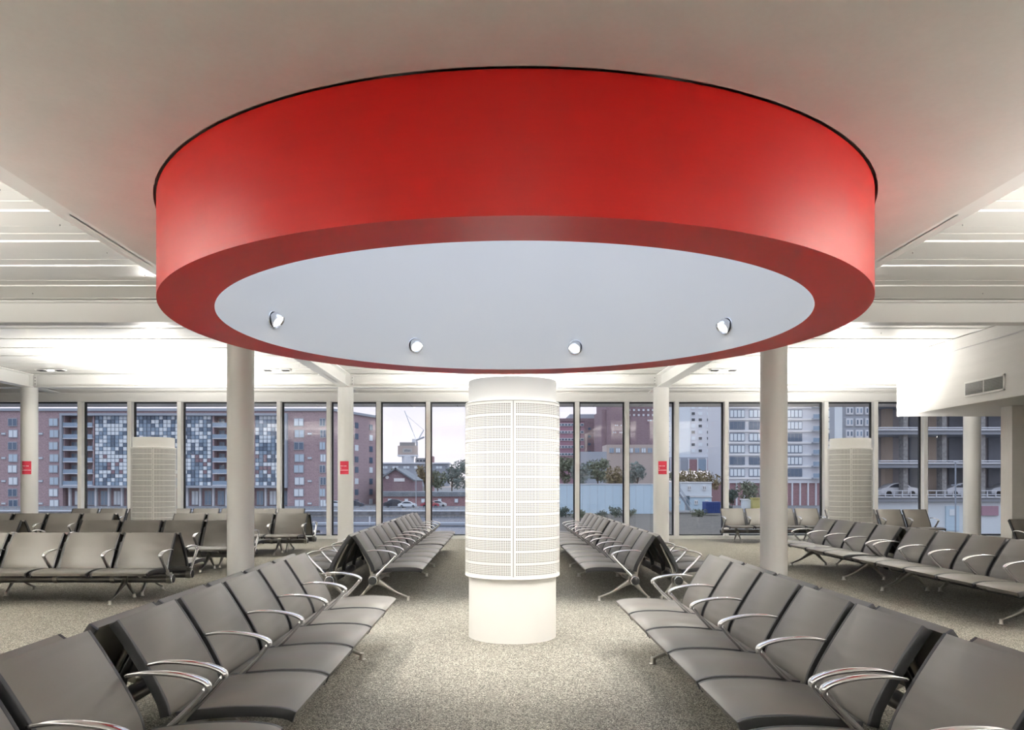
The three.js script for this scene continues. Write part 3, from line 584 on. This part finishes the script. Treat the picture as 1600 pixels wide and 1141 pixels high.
  {
    const t = site('water_tower', 'distant pale tower with a wide head beside a crane', 'tower', 637, 620);
    mesh('shaft', cyl(1, 1, 0, 0, 0, 28).scale((t.fx(647) - t.fx(628)) / 2, t.fy(713) - 0, 5).translate(t.fx(637.5), t.fy(713) / 2, 0), E.pale, t);
    slab(t, 'tower_head', E.sandstone, 622.5, 651.5, 697, 713, -8, 4); slab(t, 'tower_top', E.concrete, 625, 648, 691.5, 697, -6, 2); slab(t, 'head_band', E.pale, 622, 652, 711, 713.5, -8.4, 4.4);
    const cv = document.createElement('canvas'); cv.width = 128; cv.height = 48; const x = cv.getContext('2d'); x.fillStyle = '#b9b6b2'; x.fillRect(0, 0, 128, 48); x.fillStyle = '#5a6270'; x.font = 'bold 34px sans-serif'; x.fillText('elton', 22, 36);
    const tx = new THREE.CanvasTexture(cv); tx.colorSpace = THREE.SRGBColorSpace; slab(t, 'name_board', new THREE.MeshStandardMaterial({ map: tx, roughness: 0.8 }), 630, 645, 701, 708, 4, 4.2).geometry = box(t.fx(645) - t.fx(630), t.fy(701) - t.fy(708), 0.2, t.fx(637.5), t.fy(704.5), 4.1);
    const c = site('tower_crane', 'slender pale crane with a raised jib above the distant tower', 'crane', 652, 640);
    const q = (u, y) => [c.fx(u), c.fy(y), 0];
    mesh('mast', bar(q(651, 793), q(651.5, 690), 0.7), E.grey, c); mesh('jib', bar(q(651, 690), q(632, 642), 0.35), E.pale, c); mesh('counter_jib', bar(q(648, 689), q(663, 683), 0.8), E.grey, c);
    mesh('back_stay', bar(q(653, 688), q(662, 672), 0.5), E.pale, c); mesh('cable', bar(q(662, 672), q(634, 648), 0.12), E.grey, c); mesh('cab', box(3, 3, 3, c.fx(647), c.fy(689), 0), E.pale, c);
    const h = site('town_houses', 'distant unfinished concrete block right of the tower', 'building', 665, 420);
    slab(h, 'block_wall', E.concrete, 649, 676, 716, 770, -12, 0); slab(h, 'stair_tower', E.brickRed, 671, 676.5, 713, 770, -10, 0.5);
    for (let j = 0; j < 3; j++) for (let k = 0; k < 4; k++) win(h, 651 + k * 5, 654.5 + k * 5, 718 + j * 6, 722 + j * 6, 0, E.darkGlass, 1);
  }
  // ---- trees and bushes: many small leaf faces round a few boughs
  function tree(name, label, u, base, top, width, d, mat, group, leaves = 900) {
    const t = site(name, label, name === 'bush' ? 'bush' : 'tree', u, d, 0, group), h = t.fy(top) - t.fy(base), w = (t.fx(u + width / 2) - t.fx(u - width / 2)) / 2, y0 = t.fy(base);
    const pos = [], v = new THREE.Vector3(), blobs = [];
    for (let k = 0; k < 9; k++) blobs.push([rr(-0.62, 0.62) * w, y0 + h * rr(0.38, 0.86), rr(-0.5, 0.5) * w, rr(0.26, 0.44) * Math.min(w * 1.4, h)]);
    for (let k = 0; k < leaves; k++) {
      const b = blobs[k % 9], s = h * rr(0.03, 0.06) + 0.12; v.set(rr(-1, 1), rr(-1, 1), rr(-1, 1)).normalize().multiplyScalar(b[3] * Math.pow(rnd(), 0.4));
      const c = [b[0] + v.x, Math.max(y0 + 0.1, b[1] + v.y), b[2] + v.z];
      for (let q = 0; q < 3; q++) pos.push(c[0] + rr(-s, s), c[1] + rr(-s, s), c[2] + rr(-s, s));
    }
    const g = new THREE.BufferGeometry(); g.setAttribute('position', new THREE.Float32BufferAttribute(pos, 3)); g.computeVertexNormals();
    const f = mesh('foliage', g, mat, t); f.userData.kind = 'stuff';
    const br = [bar([0, y0 - 0.3, 0], [0, y0 + h * 0.55, 0], Math.max(0.06, h * 0.02))]; for (const b of blobs.slice(0, 6)) br.push(bar([0, y0 + h * 0.3, 0], [b[0], b[1], b[2]], Math.max(0.03, h * 0.009)));
    mesh('trunk', merge(br), E.trunk, t);
  }
  const TG = 'trees across the dock';
  [[664, 775, 727, 26, 240, E.leafC, 'brownish tree between the warehouse and the mullion'], [684, 775, 733, 30, 250, E.leafA, 'low green tree right of the warehouse'], [706, 775, 727, 34, 260, E.leafB, 'grey-green tree left of the white column'], [728, 775, 716, 40, 285, E.leafB, 'tall grey-green tree close to the left edge of the white column'], [752, 775, 722, 40, 310, E.leafB, 'tree hidden behind the white column at the left'],
    [618, 760, 732, 22, 270, E.leafA, 'tree top showing over the warehouse roof'],
    [882, 770, 712, 36, 190, E.leafA, 'bare-topped green tree right of the white column'], [908, 770, 720, 34, 186, E.leafB, 'pale tree behind the blue hoarding'], [934, 770, 716, 40, 202, E.leafA, 'green tree behind the blue hoarding near the mullion'], [962, 770, 728, 36, 188, E.leafC, 'brownish tree behind the blue hoarding'], [996, 770, 722, 40, 190, E.leafB, 'tree behind the blue hoarding left of the right pole'],
    [1078, 770, 733, 46, 170, E.leafC, 'autumn-brown tree above the site cabins'], [1108, 775, 735, 46, 186, E.leafC, 'round brown tree right of the site cabins'], [1056, 770, 738, 26, 200, E.leafA, 'green tree left of the brown ones above the cabins'],
    [1170, 795, 753, 40, 150, E.leafA, 'leafy tree before the white flats'], [1144, 795, 764, 20, 148, E.leafD, 'small dark tree beside the mullion before the white flats']].forEach((a) => tree('tree', a[6], a[0], a[1], a[2], a[3], a[4], a[5], TG));
  [[884, 812, 793, 30, 128, E.leafD], [906, 813, 796, 26, 126, E.leafA], [962, 812, 793, 24, 127, E.leafD], [985, 811, 797, 20, 128, E.leafA], [940, 814, 800, 24, 125, E.leafD], [1136, 806, 790, 16, 146, E.leafD], [1092, 812, 797, 26, 130, E.leafA]].forEach((a, i) => tree('bush', ['dark scrub at the foot of the hoarding by the white column', 'green scrub at the foot of the hoarding, second from the column', 'dark tall scrub at the foot of the hoarding in mid pane', 'green scrub at the foot of the hoarding near the right pole', 'low dark scrub at the foot of the hoarding', 'dark bush beside the blue skip', 'green bush below the site cabin stairs'][i], a[0], a[1], a[2], a[3], a[4], a[5], 'scrub on the far bank', 500));
  // ---- parked cars
  const carShape = (() => {
    const s = new THREE.Shape(); s.moveTo(-2.1, 0.3); s.lineTo(-2.15, 0.75); s.quadraticCurveTo(-1.9, 0.95, -1.5, 0.98); s.quadraticCurveTo(-1.0, 1.45, -0.3, 1.47); s.quadraticCurveTo(0.7, 1.5, 1.2, 1.0); s.quadraticCurveTo(1.9, 0.95, 2.12, 0.7); s.lineTo(2.12, 0.3); s.closePath();
    const body = new THREE.ExtrudeGeometry(s, { depth: 1.5, bevelEnabled: true, bevelSize: 0.06, bevelThickness: 0.1, bevelSegments: 2 }).translate(0, 0, -0.75);
    const w = new THREE.Shape(); w.moveTo(-1.3, 1.0); w.quadraticCurveTo(-0.9, 1.38, -0.3, 1.4); w.quadraticCurveTo(0.6, 1.42, 1.02, 1.0); w.closePath();
    return { body: toCreasedNormals(body, 0.6), glass: new THREE.ExtrudeGeometry(w, { depth: 1.74, bevelEnabled: false }).translate(0, 0, -0.87), wheel: new THREE.CylinderGeometry(0.31, 0.31, 1.76, 20).rotateX(HP) };
  })();
  function car(label, u, d, y, mat, turn = 0, scale = 1, group = 'parked cars') {
    const t = thing('car', label, 'car', [ex(u, d), y, -d], turn, group); t.scale.setScalar(scale);
    mesh('body', carShape.body, mat, t); mesh('side_windows', carShape.glass, E.darkGlass, t);
    for (const q of [-1.3, 1.35]) { const w = mesh('wheels', carShape.wheel, E.tyre, t); w.position.set(q, 0.31, 0); w.name = 'wheel_pair'; }
  }
  const paint = (c) => std(c, 0.25, 0, { clearcoat: 1 });
  car('dark estate car parked before the brick shed', 618, 181, YG, paint([0.03, 0.035, 0.05]), 0, 1.25); car('white car parked right of the dark estate car', 637, 178, YG, paint([0.7, 0.75, 0.8])); car('red car parked at the mullion before the brick shed', 672, 180, YG, paint([0.35, 0.06, 0.08])); car('silver car parked just right of the red one', 684, 184, YG, paint([0.55, 0.57, 0.6]));
  car('white car parked left of the far pole beyond the glass', 524, 182, YG, paint([0.7, 0.74, 0.8])); car('dark car parked right of the far pole beyond the glass', 555, 183, YG, paint([0.04, 0.05, 0.07]));
  // ---- quay railing and dock wall
  {
    const t = site('quay_railing', 'long grey railing along the far edge of the dock', 'railing', 450, 152), posts = [];
    for (let u = -120; u <= 745; u += 9) { const m = mesh('rail_post', box(0.09, 1.1, 0.09), E.rail, t); m.position.set(t.fx(u), 0.55, 0); }
    for (const y of [0.35, 0.7, 1.08]) mesh('rail', box(t.fx(745) - t.fx(-120), 0.06, 0.06, (t.fx(745) + t.fx(-120)) / 2, y, 0), E.rail, t);
    const w = site('dock_wall', 'pale stone dock wall at the far waterline', 'wall', 450, 150.5);
    mesh('wall_face', metreUV(box(t.fx(770) - t.fx(-160), 1.7, 0.8, (t.fx(770) + t.fx(-160)) / 2, -0.55, 0), 4), E.concrete, w); mesh('coping', box(t.fx(770) - t.fx(-160), 0.2, 1.1, (t.fx(770) + t.fx(-160)) / 2, 0.25, 0), E.pale, w);
    const p = site('pontoon', 'narrow floating pontoon lying in the dock', 'pontoon', 600, 118); mesh('deck_boards', box(70, 0.35, 2.4, -8, -0.55, 0), E.grey, p);
    for (let k = 0; k < 8; k++) mesh('mooring_post', cyl(0.12, 1.2, -38 + k * 9, 0, 1.1, 12), E.pale, p);
    for (const [u, l] of [[499, 'street lamp on the quay left of the far pole'], [650, 'street lamp on the quay beside the warehouse']]) { const s = site('street_lamp', l, 'street lamp', u, 176, 0, 'street lamps on the quay'); mesh('post', bar([0, 0, 0], [0, 7, 0], 0.09), E.grey, s); mesh('lamp_head', box(0.7, 0.12, 0.3, 0.3, 7, 0), E.grey, s); }
  }
  // ---- right: office block and brick tower
  {
    const t = site('office_block', 'brown office block with white window bands right of the white column', 'building', 905, 275);
    slab(t, 'office_wall', E.maroon, 840, 947, 657, 775, -30, 0); slab(t, 'plant_room', E.grey, 893, 946, 645, 657, -25, -6); slab(t, 'parapet', E.brickDark, 838, 948, 654, 658.5, -30.5, 0.4);
    for (let k = 0; k < 6; k++) { const b = slab(t, 'window_band', E.blind, 842, 912, 662 + k * 11.5, 666 + k * 11.5, -0.2, 0.25); for (let q = 0; q < 14; q++) mesh('pane', box(0.9, 0.6, 0.1, t.fx(844.5 + q * 5), t.fy(664 + k * 11.5), 0.25), E.glass, b); }
    slab(t, 'dark_wing', E.brickDark, 913, 947, 657, 775, -0.1, 0.6);
    for (let k = 0; k < 4; k++) for (let q = 0; q < 3; q++) win(t, 918 + q * 9, 923 + q * 9, 668 + k * 12, 673 + k * 12, 0.6, E.glass, 1, E.brickDark);
    const b = site('brick_tower', 'tall dark brick tower behind the right far pole', 'building', 990, 240);
    slab(b, 'tower_wall', E.brickDark, 948, 984, 600, 775, -25, 0); slab(b, 'stair_wall', E.brickDark, 941, 949, 640, 775, -20, -1); slab(b, 'low_wing', E.brickDark, 984, 1022, 652, 775, -25, 2); slab(b, 'rear_tower', E.brickDark, 996, 1060, 600, 775, -40, -20);
    for (let k = 0; k < 5; k++) for (let q = 0; q < 6; q++) win(b, 998 + q * 8, 1002.5 + q * 8, 612 + k * 8.5, 617 + k * 8.5, -20, E.blind, 1, E.brickDark);
    for (const [u, y] of [[963, 665], [972, 665], [960, 676], [970, 676], [1012, 658], [1017, 658], [990, 700], [1004, 700]]) win(b, u - 3, u + 3, y - 2, y + 2, u > 984 ? 2 : 0, E.blind, 2, E.brickRed);
    const c = site('rear_wing', 'pale lower wing between the office block and the tower', 'building', 930, 215); slab(c, 'wing_wall', E.grey, 905, 948, 706, 775, -12, 0); slab(c, 'wing_wall', E.sandstone, 948, 1022, 695, 775, -9, 0);
    for (let k = 0; k < 7; k++) win(c, 952 + k * 10, 959 + k * 10, 700, 708, 0, k % 2 ? E.blind : E.glassBlue, 2);
  }
  // blue hoarding in panels
  {
    const t = site('hoarding', 'long pale blue site hoarding right of the white column', 'hoarding', 950, 142);
    for (let k = 0; k < 17; k++) slab(t, 'hoarding_panel', E.hoarding, 838 + k * 12, 849.7 + k * 12, 757 + (k % 3) * 0.2, 803, -0.15, 0.02 * (k % 2)); slab(t, 'top_rail', E.pale, 838, 1042, 755.8, 757.2, -0.3, 0.15);
    for (let k = 0; k < 9; k++) slab(t, 'brace_post', E.grey, 840 + k * 24, 841 + k * 24, 758, 803, -0.6, -0.2);
  }
  // ---- slab tower, flats, cabins
  {
    const t = site('slab_tower', 'pale blue high-rise tower with rows of small windows', 'building', 1085, 330);
    slab(t, 'tower_wall', E.pale, 1034, 1132, 590, 716, -18, 0); slab(t, 'blind_wall', E.cabin, 1034, 1078, 590, 716, -0.1, 0.4); slab(t, 'base_slab', E.grey, 1030, 1135, 715, 719, -20, 2);
    for (let k = 0; k < 8; k++) for (const u of [1083, 1094, 1107, 1119, 1127]) win(t, u - 3, u + 3, 634 + k * 9.7, 639.5 + k * 9.7, 0, hash2(u, k) > 0.35 ? E.darkGlass : E.blind, 1, E.cabin);
    for (let k = 0; k < 5; k++) win(t, 1040, 1047, 634 + k * 16, 643 + k * 16, 0.4, E.blind, 2);
    const w = site('graffiti_wall', 'low wall with painted panels below the pale high-rise', 'wall', 1085, 300); for (let k = 0; k < 7; k++) { slab(w, 'painted_panel', [E.glassBlue, E.maroon, E.grey, E.brickRed][k % 4], 1035 + k * 14, 1047 + k * 14, 718, 736, -0.4, 0); slab(w, 'wall_pier', E.pale, 1047 + k * 14, 1049 + k * 14, 716, 738, -0.6, 0.2); }
    const f = site('white_flats', 'white framed block of flats with tall windows right of the cabins', 'building', 1220, 195);
    slab(f, 'flats_wall', E.pale, 1133, 1345, 590, 755, -16, 0); slab(f, 'brick_base', E.brickRed, 1136, 1343, 755, 792, -15, -0.5);
    for (let k = 0; k < 17; k++) slab(f, 'base_pier', E.pale, 1138 + k * 12.4, 1140 + k * 12.4, 755, 792, -0.5, 0);
    for (let k = 0; k < 7; k++) for (const [u0, u1, n] of [[1140, 1163.5, 4], [1170, 1197, 4], [1200, 1226, 4], [1229, 1253, 4], [1290, 1312, 3], [1316, 1340, 3]]) win(f, u0, u1, 622 + k * 18.4, 634.5 + k * 18.4, 0, (k + n + u0) % 3 ? E.blind : E.glass, n, E.mullion);
    for (let k = 0; k < 7; k++) { const s = slab(f, 'balcony', E.grey, 1267, 1283, 636 + k * 18.4, 638.2 + k * 18.4, 0, 1.6); mesh('balcony_glass', box(f.fx(1283) - f.fx(1267), 1, 0.05, f.fx(1275), f.fy(636 + k * 18.4) + 0.5, 1.5), E.glassBlue, s); }
    for (let k = 0; k < 8; k++) slab(f, 'floor_band', E.white, 1133, 1346, 617.5 + k * 18.4, 620 + k * 18.4, -0.1, 0.35);
    const cb = (label, u0, u1, y0, y1, mat) => { const c = site('site_cabin', label, 'cabin', (u0 + u1) / 2, 144, 0, 'stacked site cabins'); slab(c, 'cabin_shell', mat, u0, u1, y0, y1, -3, 0); for (const u of [0.28, 0.76]) win(c, u0 + (u1 - u0) * u - 2.6, u0 + (u1 - u0) * u + 2.6, y0 + 5, y0 + 12, 0, E.darkGlass, 2, E.white); slab(c, 'roof_trim', E.white, u0 - 0.6, u1 + 0.6, y0 - 1, y0 + 0.6, -3.2, 0.2); };
    cb('white site cabin, upper right one of the stack', 1063, 1112, 754, 775, E.cabin); cb('white site cabin, upper left one of the stack beside the pole', 1030, 1060, 754, 775, E.cabin); cb('pale blue site cabin, lower right one of the stack', 1078, 1112, 776.5, 798, E.hoarding); cb('pale blue site cabin, lower left one of the stack', 1030, 1070, 776.5, 798, E.hoarding);
    const st = site('site_stairs', 'steel stairs climbing to the upper site cabins', 'stairs', 1070, 141); const q = (u, y, z) => [st.fx(u), st.fy(y), z];
    for (const z of [0, 1]) { mesh('stringer', bar(q(1058, 768, z), q(1078, 797, z), 0.1), E.grey, st); mesh('handrail', bar(q(1058, 759, z), q(1078, 788, z), 0.05), E.grey, st); }
    for (let k = 0; k < 9; k++) mesh('tread', box(0.4, 0.05, 1, st.fx(1059 + k * 2.2), st.fy(770 + k * 3.2), 0.5), E.grey, st);
    const sk = site('skip_container', 'dark blue ribbed steel container beside the cabins', 'container', 1114, 134); slab(sk, 'container_body', E.blue, 1103, 1126, 784.5, 802, -2.4, 0); for (let k = 0; k < 8; k++) slab(sk, 'rib', E.blue, 1104 + k * 2.9, 1105 + k * 2.9, 785, 801.5, 0, 0.1);
    const cr = site('white_crate', 'white square crate beside the trees before the flats', 'crate', 1168, 140); slab(cr, 'crate_body', E.cabin, 1161, 1173, 781, 795, -1.2, 0); slab(cr, 'crate_lid', E.white, 1159.5, 1170.5, 780, 781.5, -1.3, 0.1);
    const yb = site('yellow_bin', 'mustard-yellow bin right of the white crate', 'bin', 1182, 139); slab(yb, 'bin_body', E.yellow, 1176, 1190, 779, 797, -1.2, 0); slab(yb, 'bin_lid', E.yellow, 1175.5, 1190.5, 778, 779.5, -1.3, 0.15);
  }
  // ---- car park at the right
  {
    const d = 86, t = site('car_park', 'open multi-storey car park with pale decks beyond the right windows', 'building', 1480, d);
    slab(t, 'rear_wall', E.haze, 1372, 1700, 600, 830, -7.2, -6.5);
    for (const [a, b] of [[623, 632], [672, 679], [724, 731], [777, 784]]) { slab(t, 'deck_slab', E.grey, 1352, 1700, a, b, -6.5, 0); const p = slab(t, 'crash_rail', E.pale, 1352, 1700, a - 4.5, a - 3, -0.3, -0.1); slab(t, 'edge_beam', E.pale, 1352, 1700, a - 1.2, a + 1, -0.2, 0.3); }
    for (let k = 0; k < 6; k++) slab(t, 'deck_column', E.concrete, 1355 + k * 61, 1362 + k * 61, 600, 830, -1.6, -0.6);
    for (let k = 0; k < 3; k++) { slab(t, 'stair_core', E.tan, 1418 + k * 72, 1431 + k * 72, 600, 777, -6, -5); slab(t, 'dark_bay', E.grey, 1468 + k * 66, 1492 + k * 66, 600, 777, -6.4, -6.2); }
    for (let k = 0; k < 26; k++) slab(t, 'fence_post', E.pale, 1354 + k * 13.2, 1355 + k * 13.2, 767, 777, 0.3, 0.42);
    slab(t, 'fence_rail', E.pale, 1352, 1700, 766.2, 767.4, 0.28, 0.44);
    slab(t, 'ground_wall', E.cabin, 1352, 1700, 784, 842, -1.5, -0.5);
    const door = slab(t, 'steel_door', E.hoarding, 1481, 1502, 791, 830, -0.5, -0.35); mesh('door_window', box(0.7, 0.7, 0.06, t.fx(1491), t.fy(801), -0.32), E.blind, door);
    slab(t, 'red_panel', E.maroon, 1537, 1563, 791, 806, -0.5, -0.3);
    for (const y of [693, 737]) mesh('lamp_globe', new THREE.SphereGeometry(0.14, 12, 8).translate(t.fx(1482), t.fy(y - 12), -2), E.lampGlow, t);
    const dk = ey(776, d);
    car('white saloon car on the car park deck, left one', 1401, d + 2.6, dk, paint([0.75, 0.76, 0.78]), 0, 1.0); car('white car on the car park deck behind the lamp post', 1503, d + 2.6, dk, paint([0.68, 0.70, 0.74])); car('silver car on the car park deck at the far right', 1572, d + 2.6, dk, paint([0.55, 0.58, 0.62]), Math.PI);
    const l = site('lamp_post', 'tall slim lamp post before the car park', 'lamp post', 1493, 62); mesh('post', bar([0, 0, 0], [0, l.fy(722), 0], 0.06), E.rail, l); for (const y of [730, 758]) mesh('cross_arm', box(0.8, 0.06, 0.06, 0.05, l.fy(y), 0), E.rail, l); mesh('lamp_head', box(0.3, 0.1, 0.2, 0.05, l.fy(722), 0), E.grey, l);
    const g = site('grey_block', 'grey panelled building between the flats and the car park', 'building', 1330, 80); slab(g, 'block_wall', E.grey, 1306, 1368, 560, 842, -1.5, 0); slab(g, 'bright_strip', E.cabin, 1304, 1314, 560, 842, 0, 0.3);
    for (let k = 0; k < 9; k++) for (let q = 0; q < 3; q++) win(g, 1321 + q * 15, 1332 + q * 15, 600 + k * 18, 612 + k * 18, 0, (k + q) % 2 ? E.glassBlue : E.glass, 2, E.pale);
  }
}
//EXT-END
scene.traverse((o) => { if (o.isMesh) { o.castShadow = true; o.receiveShadow = true; } });
renderer.render(scene, camera);
